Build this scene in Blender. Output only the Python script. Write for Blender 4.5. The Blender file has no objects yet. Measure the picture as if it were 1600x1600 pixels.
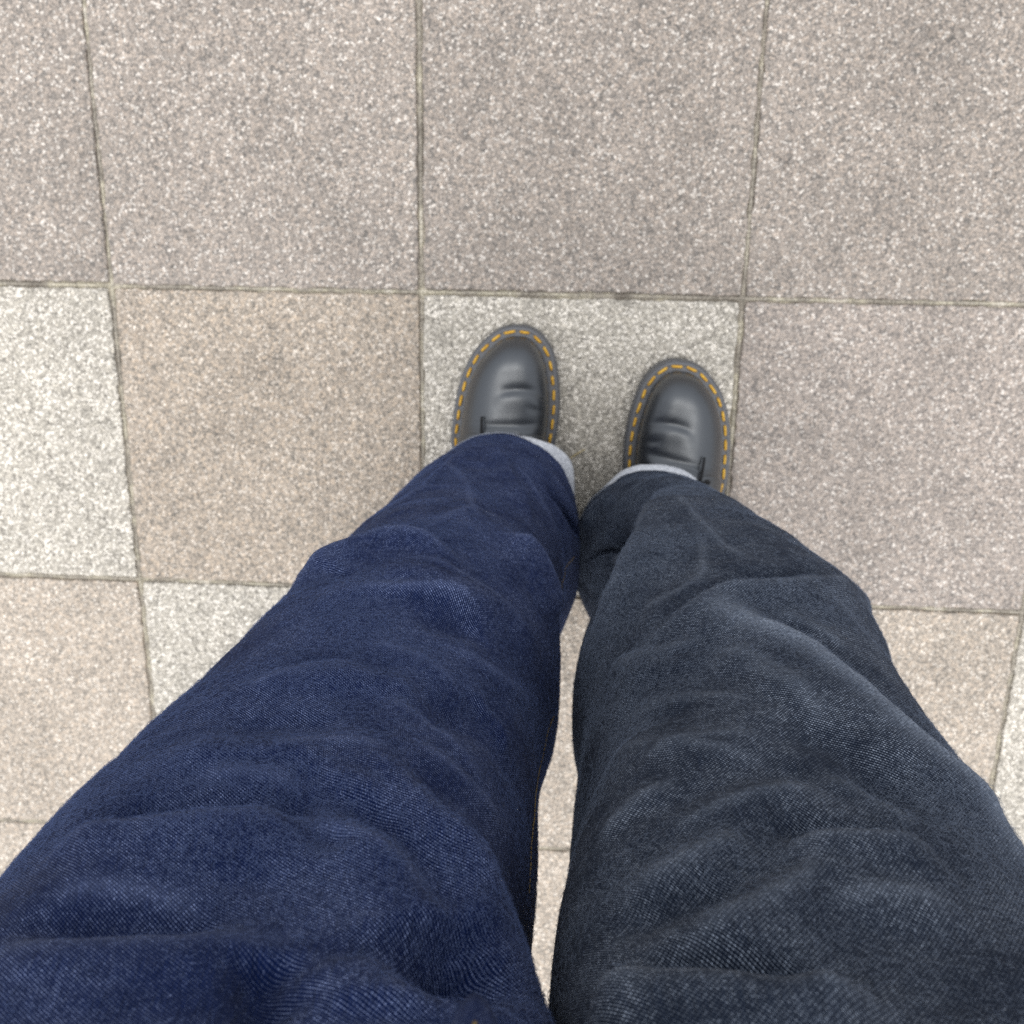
import bpy, bmesh, math, random
import numpy as np
from mathutils import Vector, Matrix
C = bpy.context.scene.collection
SC = bpy.context.scene
PI = math.pi

# ------------------------------------------------------------------ camera
cam = bpy.data.cameras.new('camera')
co = bpy.data.objects.new('camera', cam); C.objects.link(co)
co.location = (-0.00599, 0.31398, 1.07246)
co.rotation_euler = (-0.281510, 0.060755, 0.016406)
cam.sensor_width = 36.0
cam.lens = 36.0 * 1500 / 1600
cam.clip_start = 0.01
cam.clip_end = 2000
cam.dof.use_dof = True
cam.dof.focus_distance = 0.46
cam.dof.aperture_fstop = cam.lens / 2.35
SC.camera = co

# ------------------------------------------------------------------ sky, sun, exposure (overcast)
SUN_EL, SUN_AZ = math.radians(84), math.radians(180)     # high veiled sun
w = bpy.data.worlds.new('World'); SC.world = w; w.use_nodes = True
nt = w.node_tree; nt.nodes.clear()
out = nt.nodes.new('ShaderNodeOutputWorld'); bg = nt.nodes.new('ShaderNodeBackground')
sky = nt.nodes.new('ShaderNodeTexSky'); sky.sky_type = 'NISHITA'; sky.sun_disc = False
sky.sun_elevation = SUN_EL; sky.sun_rotation = SUN_AZ
sky.air_density = 1.0; sky.dust_density = 4.0; sky.ozone_density = 1.0
hsv = nt.nodes.new('ShaderNodeHueSaturation'); hsv.inputs['Saturation'].default_value = 0.5
nt.links.new(sky.outputs[0], hsv.inputs['Color'])
# closed cloud cover: brightest overhead, a third of that at the horizon, with soft billows
tc = nt.nodes.new('ShaderNodeTexCoord'); sx = nt.nodes.new('ShaderNodeSeparateXYZ'); nt.links.new(tc.outputs['Generated'], sx.inputs[0])
el = nt.nodes.new('ShaderNodeMapRange'); nt.links.new(sx.outputs[2], el.inputs[0])
for k, v in enumerate((0.0, 1.0, 3.4, 6.8)): el.inputs[k + 1].default_value = v
cn = nt.nodes.new('ShaderNodeTexNoise'); cn.inputs['Scale'].default_value = 2.2; cn.inputs['Detail'].default_value = 5; nt.links.new(tc.outputs['Generated'], cn.inputs['Vector'])
cm = nt.nodes.new('ShaderNodeMapRange'); nt.links.new(cn.outputs['Fac'], cm.inputs[0])
for k, v in enumerate((0.3, 0.7, 0.86, 1.14)): cm.inputs[k + 1].default_value = v
mu = nt.nodes.new('ShaderNodeMath'); mu.operation = 'MULTIPLY'; nt.links.new(el.outputs[0], mu.inputs[0]); nt.links.new(cm.outputs[0], mu.inputs[1])
vm = nt.nodes.new('ShaderNodeVectorMath'); vm.operation = 'SCALE'; vm.inputs[0].default_value = (0.97, 1.0, 1.05); nt.links.new(mu.outputs[0], vm.inputs['Scale'])
mc = nt.nodes.new('ShaderNodeMix'); mc.data_type = 'RGBA'; mc.inputs[0].default_value = 0.85
nt.links.new(hsv.outputs[0], mc.inputs[6]); nt.links.new(vm.outputs[0], mc.inputs[7]); nt.links.new(mc.outputs[2], bg.inputs[0])
bg.inputs[1].default_value = 0.12
nt.links.new(bg.outputs[0], out.inputs[0])
sl = bpy.data.lights.new('sun', 'SUN'); sl.energy = 1.2; sl.angle = math.radians(48); sl.color = (1.0, 0.965, 0.91)
so = bpy.data.objects.new('sun', sl); C.objects.link(so)
sd = Vector((math.sin(SUN_AZ) * math.cos(SUN_EL), math.cos(SUN_AZ) * math.cos(SUN_EL), math.sin(SUN_EL)))
so.rotation_euler = sd.to_track_quat('Z', 'Y').to_euler()
so.location = (0, -3, 5)
SC.view_settings.view_transform = 'Standard'; SC.view_settings.look = 'None'
SC.view_settings.gamma = 1.0; SC.view_settings.use_curve_mapping = False
SC.view_settings.exposure = 0.88
SC.cycles.use_denoising = False
SC.cycles.max_bounces = 6

# ------------------------------------------------------------------ helpers
def tag(o, label=None, cat=None, group=None, kind=None):
    for k, v in (('label', label), ('category', cat), ('group', group), ('kind', kind)):
        if v: o[k] = v
    return o
def link(name, me, mat=None, parent=None, smooth=True):
    o = bpy.data.objects.new(name, me); C.objects.link(o)
    if mat is not None and not me.materials: me.materials.append(mat)
    if smooth and isinstance(me, bpy.types.Mesh): me.shade_smooth()
    if parent is not None: o.parent = parent
    return o
def mesh(name, V, F):
    me = bpy.data.meshes.new(name)
    me.from_pydata([tuple(map(float, v)) for v in V], [], [tuple(f) for f in F]); me.update()
    return me
def grid_mesh(name, P, wrap_u=False, uv=None, cap=False):
    """P: (nv, nu, 3) array -> quad mesh; wrap_u closes the u direction."""
    nv, nu = P.shape[:2]
    j, i = np.meshgrid(np.arange(nv - 1), np.arange(nu if wrap_u else nu - 1), indexing='ij')
    i2 = (i + 1) % nu
    Q = np.stack([j * nu + i, j * nu + i2, (j + 1) * nu + i2, (j + 1) * nu + i], -1).reshape(-1, 4)
    me = bpy.data.meshes.new(name)
    me.vertices.add(nv * nu); me.vertices.foreach_set('co', P.reshape(-1).astype(np.float32))
    n = len(Q)
    me.loops.add(n * 4); me.loops.foreach_set('vertex_index', Q.reshape(-1).astype(np.int32))
    me.polygons.add(n); me.polygons.foreach_set('loop_start', (np.arange(n) * 4).astype(np.int32))
    me.polygons.foreach_set('loop_total', np.full(n, 4, np.int32))
    if uv is not None:
        U = uv.reshape(-1, 2)[Q.reshape(-1)].copy()
        if wrap_u:                                  # last column wraps: use u at full turn
            last = (i.reshape(-1) == nu - 1)
            L = np.zeros((n, 4), bool); L[last, 1] = True; L[last, 2] = True
            U.reshape(n, 4, 2)[..., 0][L] += uv_period[0]
        ul = me.uv_layers.new(name='UVMap'); ul.data.foreach_set('uv', U.reshape(-1).astype(np.float32))
    me.update(); me.validate()
    return me
uv_period = [0.77]
def tube_mesh(name, pts, r, n=8, taper=None):
    pts = [Vector(p) for p in pts]; V = []; F = []
    up = Vector((0.3, 0.2, 1)).normalized()
    for k, p in enumerate(pts):
        t = (pts[min(k + 1, len(pts) - 1)] - pts[max(k - 1, 0)]).normalized()
        a = t.cross(up); a = a.normalized() if a.length > 1e-4 else Vector((1, 0, 0)); b = t.cross(a)
        rr = r * (taper[k] if taper else 1)
        for m in range(n):
            an = 2 * PI * m / n; V.append(p + a * rr * math.cos(an) + b * rr * math.sin(an))
    for k in range(len(pts) - 1):
        for m in range(n):
            F.append((k * n + m, k * n + (m + 1) % n, (k + 1) * n + (m + 1) % n, (k + 1) * n + m))
    F.append(tuple(range(n))[::-1]); F.append(tuple((len(pts) - 1) * n + m for m in range(n)))
    return mesh(name, V, F)
def hermite(x, xs, ys):
    xs = np.asarray(xs, float); ys = np.asarray(ys, float); x = np.clip(x, xs[0], xs[-1])
    m = np.gradient(ys, xs)
    k = np.clip(np.searchsorted(xs, x) - 1, 0, len(xs) - 2)
    h = xs[k + 1] - xs[k]; t = (x - xs[k]) / h
    return ((2*t**3 - 3*t**2 + 1) * ys[k] + (t**3 - 2*t**2 + t) * h * m[k]
            + (-2*t**3 + 3*t**2) * ys[k + 1] + (t**3 - t**2) * h * m[k + 1])
def vnoise(shape, cells, rng):
    """smooth value noise on a (rows, cols) grid with the given number of cells; columns wrap."""
    ry, rx = cells; G = rng.standard_normal((ry + 3, rx)); G = np.concatenate([G, G[:, :3]], 1)
    y = np.linspace(0, ry - 1e-6, shape[0]); x = np.linspace(0, rx - 1e-6, shape[1] + 1)[:-1]
    iy = y.astype(int); ix = x.astype(int); fy = (y - iy)[:, None]; fx = (x - ix)[None]
    def bs(t): return [(1-t)**3/6, (3*t**3-6*t**2+4)/6, (-3*t**3+3*t**2+3*t+1)/6, t**3/6]
    o = 0; by, bx = bs(fy), bs(fx)
    for a in range(4):
        for b in range(4):
            o = o + by[a] * bx[b] * G[np.minimum(iy + a, ry + 2)][:, np.minimum(ix + b, rx + 2)]
    return o

# ------------------------------------------------------------------ materials
class NT:
    def __init__(s, name):
        s.m = bpy.data.materials.new(name); s.m.use_nodes = True; s.t = s.m.node_tree
        s.b = s.t.nodes['Principled BSDF']
    def n(s, typ, **k):
        x = s.t.nodes.new(typ)
        for a, v in k.items(): setattr(x, a, v)
        return x
    def put(s, sock, v):
        if isinstance(v, bpy.types.NodeSocket): s.t.links.new(v, sock)
        elif v is not None: sock.default_value = v
    def math(s, op, a, b=None, c=None, clamp=False):
        x = s.n('ShaderNodeMath', operation=op, use_clamp=clamp)
        for k, v in enumerate((a, b, c)):
            if v is not None: s.put(x.inputs[k], v)
        return x.outputs[0]
    def mix(s, f, a, b, mode='MIX'):
        x = s.n('ShaderNodeMix', data_type='RGBA', blend_type=mode)
        s.put(x.inputs[0], f); s.put(x.inputs[6], a); s.put(x.inputs[7], b)
        return x.outputs[2]
    def ramp(s, f, pts, mode='LINEAR'):
        x = s.n('ShaderNodeValToRGB'); x.color_ramp.interpolation = mode
        e = x.color_ramp.elements
        while len(e) < len(pts): e.new(0.5)
        for k, (p, c) in enumerate(pts):
            e[k].position = p; e[k].color = (c, c, c, 1) if isinstance(c, (int, float)) else (*c, 1)
        s.put(x.inputs[0], f); return x.outputs[0]
    def map(s, f, a, b, c, d, smooth=False):
        x = s.n('ShaderNodeMapRange'); x.interpolation_type = 'SMOOTHSTEP' if smooth else 'LINEAR'
        s.put(x.inputs[0], f)
        for k, v in enumerate((a, b, c, d)): s.put(x.inputs[k + 1], v)
        return x.outputs[0]
    def noise(s, vec, scale, detail=2, rough=0.5):
        x = s.n('ShaderNodeTexNoise'); x.inputs['Scale'].default_value = scale
        x.inputs['Detail'].default_value = detail; x.inputs['Roughness'].default_value = rough
        s.put(x.inputs['Vector'], vec); return x.outputs['Fac']
    def voro(s, vec, scale, feat='F1'):
        x = s.n('ShaderNodeTexVoronoi', feature=feat); x.inputs['Scale'].default_value = scale
        s.put(x.inputs['Vector'], vec); return x
    def bump(s, h, dist, strength=1.0):
        x = s.n('ShaderNodeBump'); x.inputs['Distance'].default_value = dist; x.inputs['Strength'].default_value = strength
        s.put(x.inputs['Height'], h); s.t.links.new(x.outputs[0], s.b.inputs['Normal'])
    def set(s, **k):
        for a, v in k.items(): s.put(s.b.inputs[a.replace('_', ' ')], v)
        return s.m

def stone_mat(name, base, light, dark, warm, lightfrac):
    """exposed aggregate slab: grains of several stones set in a greyer matrix"""
    t = NT(name)
    geo = t.n('ShaderNodeNewGeometry').outputs['Position']
    wob = t.n('ShaderNodeTexNoise'); wob.inputs['Scale'].default_value = 160
    t.put(wob.inputs['Vector'], geo)
    vs = t.n('ShaderNodeVectorMath', operation='SCALE'); t.put(vs.inputs[0], wob.outputs['Color']); vs.inputs['Scale'].default_value = 0.004
    va = t.n('ShaderNodeVectorMath', operation='ADD'); t.put(va.inputs[0], geo); t.put(va.inputs[1], vs.outputs[0])
    P = va.outputs[0]
    v1 = t.voro(P, 400); v2 = t.voro(P, 700)
    sep = t.n('ShaderNodeSeparateColor'); t.put(sep.inputs[0], v1.outputs['Color'])
    sep2 = t.n('ShaderNodeSeparateColor'); t.put(sep2.inputs[0], v2.outputs['Color'])
    g1, g2 = sep.outputs[0], sep.outputs[1]
    col = t.ramp(g1, [(0.0, dark), (0.10, dark), (0.26, base), (0.62, base), (0.74, warm), (1 - lightfrac - 0.02, warm), (1 - lightfrac + 0.02, light), (1.0, light)])
    fine = t.ramp(sep2.outputs[0], [(0.0, 0.66), (0.5, 1.0), (1.0, 1.38)])
    col = t.mix(0.75, col, fine, 'MULTIPLY')
    edge = t.map(v1.outputs['Distance'], 0.30, 0.75, 1.06, 0.76, True)   # matrix between the grains
    col = t.mix(1.0, col, edge, 'MULTIPLY')
    br = t.ramp(g2, [(0, 0.86), (1, 1.14)]); col = t.mix(1.0, col, br, 'MULTIPLY')
    oi = t.n('ShaderNodeObjectInfo').outputs['Random']; col = t.mix(1.0, col, t.ramp(oi, [(0, 0.95), (1, 1.05)]), 'MULTIPLY')
    pat = t.ramp(t.noise(geo, 7, 5, 0.65), [(0.28, 0.82), (0.52, 1.0), (0.75, 1.12)])     # dirt and wear patches
    col = t.mix(1.0, col, pat, 'MULTIPLY')
    spot = t.map(t.noise(geo, 60, 3, 0.6), 0.30, 0.44, 0.80, 1.0, True); col = t.mix(1.0, col, spot, 'MULTIPLY')
    hgt = t.math('SUBTRACT', t.math('MULTIPLY', v1.outputs['Distance'], -1.0), t.math('MULTIPLY', v2.outputs['Distance'], 0.35))
    t.bump(hgt, 0.0016, 0.8)
    return t.set(Base_Color=col, Roughness=t.map(g2, 0, 1, 0.45, 0.9), Specular_IOR_Level=0.45)

M = {}
M['slab_grey'] = stone_mat('grey_pink_slab', (.335, .292, .255), (.60, .55, .495), (.205, .186, .168), (.42, .355, .30), 0.11)
M['slab_beige'] = stone_mat('beige_slab', (.42, .358, .293), (.66, .585, .50), (.24, .213, .18), (.52, .425, .33), 0.12)
M['slab_pale'] = stone_mat('pale_slab', (.475, .44, .378), (.76, .71, .63), (.285, .262, .225), (.57, .522, .445), 0.26)
M['slab_rose'] = stone_mat('rose_slab', (.375, .326, .288), (.64, .585, .53), (.23, .205, .187), (.46, .39, .335), 0.11)
M['slab_beige_lit'] = stone_mat('lit_beige_slab', (.45, .39, .325), (.69, .625, .545), (.27, .24, .205), (.54, .45, .36), 0.12)  # beige slab lightened: brighter light behind the feet painted into its colour
def sand_mat():
    t = NT('jointing_sand'); g = t.n('ShaderNodeNewGeometry').outputs['Position']
    a = t.ramp(t.noise(g, 26, 3, 0.6), [(0.3, (.20, .175, .145)), (0.48, (.36, .325, .27)), (0.6, (.47, .43, .33)), (0.68, (.62, .57, .48))])
    v = t.voro(g, 420); b = t.map(v.outputs['Distance'], 0.2, 0.7, 1.2, 0.6); a = t.mix(1.0, a, b, 'MULTIPLY')
    t.bump(t.noise(g, 700, 2), 0.0012, 0.8)
    return t.set(Base_Color=a, Roughness=0.9)
M['sand'] = sand_mat()

def denim_mat(name, warp, warp2, weft, amount):
    t = NT(name); uv = t.n('ShaderNodeUVMap').outputs[0]
    wob = t.n('ShaderNodeTexNoise'); wob.inputs['Scale'].default_value = 240; t.put(wob.inputs['Vector'], uv)
    off = t.n('ShaderNodeVectorMath', operation='MULTIPLY_ADD'); t.put(off.inputs[0], wob.outputs['Color'])
    off.inputs[1].default_value = (0.0004, 0.0004, 0); t.put(off.inputs[2], uv)
    s = t.n('ShaderNodeSeparateXYZ'); t.put(s.inputs[0], off.outputs[0])
    u, v = s.outputs[0], s.outputs[1]
    k = t.math('DIVIDE', t.math('MULTIPLY_ADD', u, 0.62, v), 0.00114)              # twill lines
    tri = t.math('ABSOLUTE', t.math('SUBTRACT', t.math('FRACT', k), 0.5))
    line = t.map(tri, 0.04, 0.30, 1.0, 0.0, True)
    bq = t.math('MULTIPLY_ADD', t.math('FLOOR', k), 0.37, t.math('DIVIDE', u, 0.00104))
    dot = t.math('ABSOLUTE', t.math('SUBTRACT', t.math('FRACT', bq), 0.5))
    dot = t.map(dot, 0.12, 0.46, 1.0, 0.12, True)
    cv = t.n('ShaderNodeCombineXYZ'); t.put(cv.inputs[0], t.math('FLOOR', bq)); t.put(cv.inputs[1], t.math('FLOOR', k))
    wn = t.n('ShaderNodeTexWhiteNoise', noise_dimensions='2D'); t.put(wn.inputs['Vector'], cv.outputs[0])
    rnd = t.map(t.math('POWER', wn.outputs['Value'], 1.4), 0, 1, 0.35, 1.15)
    big = t.map(t.noise(uv, 26, 4, 0.65), 0.36, 0.64, 0.30, 1.12)
    mid = t.map(t.noise(uv, 300, 2, 0.6), 0.36, 0.64, 0.6, 1.15)
    mask = t.math('MULTIPLY', t.math('MULTIPLY', line, dot), t.math('MULTIPLY', rnd, t.math('MULTIPLY', big, mid)))
    st = t.n('ShaderNodeMapping'); st.inputs['Scale'].default_value = (1700, 90, 1); t.put(st.inputs[0], uv)
    yarn = t.noise(st.outputs[0], 1.0, 3, 0.6)
    wc = t.mix(t.map(yarn, 0.35, 0.65, 0, 1), (*warp, 1), (*warp2, 1))
    nep = t.map(t.noise(uv, 900, 1, 0.5), 0.69, 0.76, 0.0, 0.6)                     # small slubs and lint
    fac = t.math('ADD', t.math('MULTIPLY', mask, amount), t.math('MULTIPLY', nep, 0.5), clamp=True)
    wr = t.n('ShaderNodeAttribute', attribute_name='wear').outputs['Fac']
    fac = t.math('ADD', fac, t.math('MULTIPLY', wr, t.map(t.noise(uv, 700, 3, 0.7), 0.3, 0.7, 0.02, 0.20)), clamp=True)
    col = t.mix(fac, wc, (*weft, 1))
    h = t.math('ADD', t.math('MULTIPLY', line, -0.6), t.math('MULTIPLY', t.noise(uv, 1500, 2, 0.6), 0.9))
    t.bump(h, 0.0004, 0.9)
    t.set(Base_Color=col, Roughness=0.92, Specular_IOR_Level=0.04, Sheen_Weight=0.05, Sheen_Roughness=0.5)
    t.b.inputs['Sheen Tint'].default_value = (0.75, 0.82, 1.0, 1)
    return t.m
M['denim_blue'] = denim_mat('indigo_denim', (.0020, .0064, .033), (.0050, .0135, .064), (.34, .43, .74), 0.90)
M['denim_grey'] = denim_mat('charcoal_denim', (.0050, .0086, .0185), (.0105, .0172, .035), (.46, .54, .68), 0.95)
def cloth_mat(name, c, c2, scale=900):
    t = NT(name); g = t.n('ShaderNodeNewGeometry').outputs['Position']
    n = t.noise(g, scale, 3, 0.6); t.bump(n, 0.0005, 0.6)
    return t.set(Base_Color=t.mix(t.map(n, .35, .65, 0, 1), (*c, 1), (*c2, 1)), Roughness=0.9, Specular_IOR_Level=0.15)
M['lining'] = cloth_mat('pale_denim_reverse', (.42, .44, .48), (.72, .74, .78), 420)
M['thread'] = cloth_mat('ochre_thread', (.17, .13, .065), (.27, .20, .095), 2500)
M['fuzz'] = NT('lint').set(Base_Color=(.078, .115, .25, 1), Roughness=0.9)
M['fuzz_grey'] = NT('grey_lint').set(Base_Color=(.135, .168, .235, 1), Roughness=0.9)
M['knit'] = cloth_mat('pale_grey_knit', (.50, .50, .50), (.62, .62, .61), 500)
M['skin'] = NT('skin').set(Base_Color=(.55, .36, .27, 1), Roughness=0.5)
M['hair'] = NT('dark_hair').set(Base_Color=(.015, .011, .009, 1), Roughness=0.45)
def leather():
    t = NT('black_leather'); g = t.n('ShaderNodeTexCoord').outputs['Object']
    n = t.noise(g, 1400, 2, 0.6); m = t.noise(g, 90, 3, 0.6)
    t.bump(t.math('ADD', t.math('MULTIPLY', n, 0.08), m), 0.0005, 0.15)
    return t.set(Base_Color=(.014, .016, .020, 1), Roughness=t.map(m, 0.3, 0.7, 0.36, 0.46), IOR=1.7, Specular_IOR_Level=0.6, Specular_Tint=(.88, .94, 1.0, 1), Coat_Weight=0.4, Coat_Roughness=0.30, Coat_IOR=1.6)
M['leather'] = leather()
def rubber():
    t = NT('dark_grey_rubber'); g = t.n('ShaderNodeTexCoord').outputs['Object']; m = t.noise(g, 300, 3, 0.6)
    t.bump(m, 0.0005, 0.4)
    return t.set(Base_Color=t.mix(m, (.075, .078, .086, 1), (.125, .129, .14, 1)), Roughness=0.5, Specular_IOR_Level=0.5)
M['rubber'] = rubber()
M['stitch'] = cloth_mat('yellow_thread', (.50, .27, .035), (.76, .47, .08), 220)
M['lace'] = cloth_mat('black_lace', (.012, .012, .013), (.03, .03, .032), 2500)
M['metal'] = NT('dark_eyelet_metal').set(Base_Color=(.05, .05, .055, 1), Metallic=0.8, Roughness=0.4)
M['straw'] = cloth_mat('straw', (.50, .40, .20), (.62, .52, .30), 900)

# ------------------------------------------------------------------ pavement
T = 0.35
GX, GY = -0.52, 0.25                                    # a joint crossing of the slab grid
pav = link('pavement', mesh('pavement', [(-40, -40, -.0052), (40, -40, -.0052), (40, 40, -.0052), (-40, 40, -.0052)], [(0, 1, 2, 3)]), M['sand'])
pav['kind'] = 'structure'
far = link('ground', mesh('ground', [(-900, -900, -.0250), (900, -900, -.0250), (900, 900, -.0250), (-900, 900, -.0250)], [(0, 1, 2, 3)]), M['slab_grey'])
far['kind'] = 'structure'
rng = random.Random(5)
def slab_mesh(name, seed, mat):
    r = random.Random(seed); h = T / 2 - 0.0022; n = 40; ring = []
    for s in range(4):
        for k in range(n):
            a = -h + 2 * h * k / n; e = h + r.uniform(-0.0017, 0.0006)
            if k == 0: p = (-h + .0012, -h + .0012)
            else: p = (a, -e)
            for _ in range(s): p = (-p[1], p[0])
            ring.append(p)
    V = []; N = len(ring)
    for (f, dz) in ((1.0, -0.03), (1.0, -0.0022), (0.9955, -0.0005), (0.988, 0.0)):
        for (x, y) in ring: V.append((x * f + (r.uniform(-.0003, .0003) if 0.99 < f < 1 else 0), y * f, dz))
    F = []
    for k in range(3):
        for i in range(N): F.append((k * N + i, k * N + (i + 1) % N, (k + 1) * N + (i + 1) % N, (k + 1) * N + i))
    F.append(tuple(range(3 * N, 4 * N)))
    me = mesh(name, V, F); me.materials.append(mat); return me
slabs = {k: [slab_mesh('paving_slab', 10 + i, M[k]) for i in range(3)] for k in ('slab_grey', 'slab_beige', 'slab_pale', 'slab_beige_lit', 'slab_rose')}
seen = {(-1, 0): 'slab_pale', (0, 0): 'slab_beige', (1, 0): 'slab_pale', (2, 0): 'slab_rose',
        (-1, 1): 'slab_beige_lit', (0, 1): 'slab_pale', (1, 1): 'slab_beige_lit', (2, 1): 'slab_beige_lit', (3, 1): 'slab_pale',
        (-1, 2): 'slab_beige_lit', (0, 2): 'slab_beige_lit', (1, 2): 'slab_beige_lit', (2, 2): 'slab_beige', (3, 0): 'slab_rose', (3, 2): 'slab_grey'}
for j in range(-7, 9):
    for i in range(-7, 9):
        kind = seen.get((i, j))
        if kind is None:
            kind = 'slab_grey' if j < 0 else rng.choice(['slab_grey', 'slab_beige', 'slab_pale', 'slab_beige_lit'])
        o = bpy.data.objects.new('paving_slab', rng.choice(slabs[kind])); C.objects.link(o); o.parent = pav
        o.location = (GX + (i + .5) * T + rng.uniform(-.0009, .0009), GY - (j + .5) * T + rng.uniform(-.0009, .0009), rng.uniform(-.0006, .0006))
        o.rotation_euler = (rng.uniform(-.001, .001), rng.uniform(-.001, .001), rng.choice([0, 1, 2, 3]) * PI / 2 + rng.uniform(-.0012, .0012))
# sand and grit filling the joints, uneven in height
V = []; F = []
def strip(x0, y0, dx, dy, n, full=False):
    b = len(V); ph = rng.uniform(0, 50)
    for k in range(n + 1):
        f = k / n; x = x0 + dx * f; y = y0 + dy * f
        L = k * 0.004
        hh = -.0019 + .0013 * math.sin(L * 23 + ph) + .0009 * math.sin(L * 71 + ph * 2) + rng.uniform(-.0007, .0007)
        if full: hh = -.0008 + .2 * (hh + .0019)                 # brimful joint
        hh = max(min(hh, -.0004), -.0049)
        for s, q in ((-1, -.0052), (-.4, hh - .0004), (.4, hh), (1, -.0052)):
            V.append((x + s * .0029 * (dy != 0), y + s * .0029 * (dx != 0), q))
    for k in range(n):
        for s in range(3):
            a = b + k * 4 + s
            F.append((a, a + 1, a + 5, a + 4) if dx != 0 else (a + 1, a, a + 4, a + 5))
for i in range(-3, 6): strip(GX + i * T, GY - 5 * T, 0, 8 * T, 700)
for j in range(-3, 6): strip(GX - 3 * T, GY - j * T + .0004, 8 * T, 0, 700, j == 2)
js = link('joint_sand', mesh('joint_sand', V, F), M['sand'], pav); js['kind'] = 'stuff'

# ------------------------------------------------------------------ person
person = bpy.data.objects.new('person', None); C.objects.link(person); person.location = (0, -0.02, 0)
person.empty_display_size = 0.1
tag(person, 'person seen from above in two-tone wide denim jeans and black leather shoes', 'person')
def child(name, me, mat, parent, **k):
    o = link(name, me, mat, parent, **k)
    if parent is person: o.matrix_parent_inverse = Matrix.Translation((0, 0.02, 0))
    return o

#BEGIN_LEG
LEG_Z = [.05, .10, .15, .20, .25, .30, .35, .40, .45, .50, .55, .60, .65, .70, .74, .78, .82, .88, .94, 1.00]
LEG = {
 'L': dict(
  xl=[-0.165, -0.175, -0.183, -0.189, -0.191, -0.191, -0.191, -0.191, -0.192, -0.195, -0.201, -0.213, -0.226, -0.236, -0.245, -0.249, -0.253, -0.245, -0.226, -0.205],
  xr=[0.013, 0.012, 0.007, 0.002, -0.003, -0.007, -0.009, -0.009, -0.005, -0.006, -0.015, -0.016, -0.014, -0.016, -0.018, -0.009, 0.001, 0.002, 0.002, 0.002],
  yf=[.118, .116, .114, .113, .113, .115, .120, .127, .131, .131, .127, .122, .117, .113, .110, .107, .105, .102, .099, .095],
  yb=[-.155, -.154, -.150, -.142, -.132, -.121, -.110, -.102, -.098, -.098, -.104, -.112, -.122, -.131, -.138, -.142, -.143, -.138, -.126, -.110]),
 'R': dict(
  xl=[0.009, 0.012, 0.024, 0.040, 0.049, 0.049, 0.040, 0.024, 0.010, 0.004, 0.010, 0.006, 0.003, -0.001, -0.005, -0.005, -0.002, -0.002, -0.002, -0.002],
  xr=[0.180, 0.178, 0.177, 0.175, 0.174, 0.174, 0.177, 0.186, 0.200, 0.208, 0.202, 0.204, 0.210, 0.209, 0.214, 0.222, 0.228, 0.228, 0.216, 0.205],
  yf=[.078, .084, .092, .100, .106, .112, .119, .126, .130, .130, .126, .121, .116, .112, .109, .107, .105, .102, .099, .095],
  yb=[-.140, -.142, -.142, -.137, -.129, -.119, -.109, -.102, -.098, -.098, -.104, -.112, -.122, -.131, -.138, -.142, -.143, -.138, -.126, -.110])}
def leg_surface(side, th, z):
    """point of the undisplaced trouser leg at angle th (0 = +x, pi/2 = front) and height z"""
    D = LEG[side]; g = lambda k: hermite(z, LEG_Z, D[k])
    xl, xr, yf, yb = g('xl'), g('xr'), g('yf'), g('yb')
    yc = hermite(z, [.05, .2, .4, .6, .75, .9, 1.0], [-.015, 0, .02, 0, -.02, -.03, -.03])
    xc = (xl + xr) / 2; hw = (xr - xl) / 2
    c, s = np.cos(th), np.sin(th)
    inner = (c > 0) if side == 'L' else (c < 0)
    n0 = np.interp(z, [.25, .5], [1.95, 2.2]); n = np.where(inner, np.maximum(n0, np.interp(z, [.66, .82], [2.2, 5.0])), n0)
    b = np.where(s > 0, yf - yc, yc - yb)
    r = ((np.abs(c) / hw) ** n + (np.abs(s) / b) ** n) ** (-1 / n)
    x = xc + r * c; y = yc + r * s
    tilt = np.interp(z, [.05, .12, .30], [.34, .25, 0.0])
    return np.stack([x, y, z + tilt * (y - yc) + np.interp(z, [.05, .2], [.009, 0])], -1)
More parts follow.
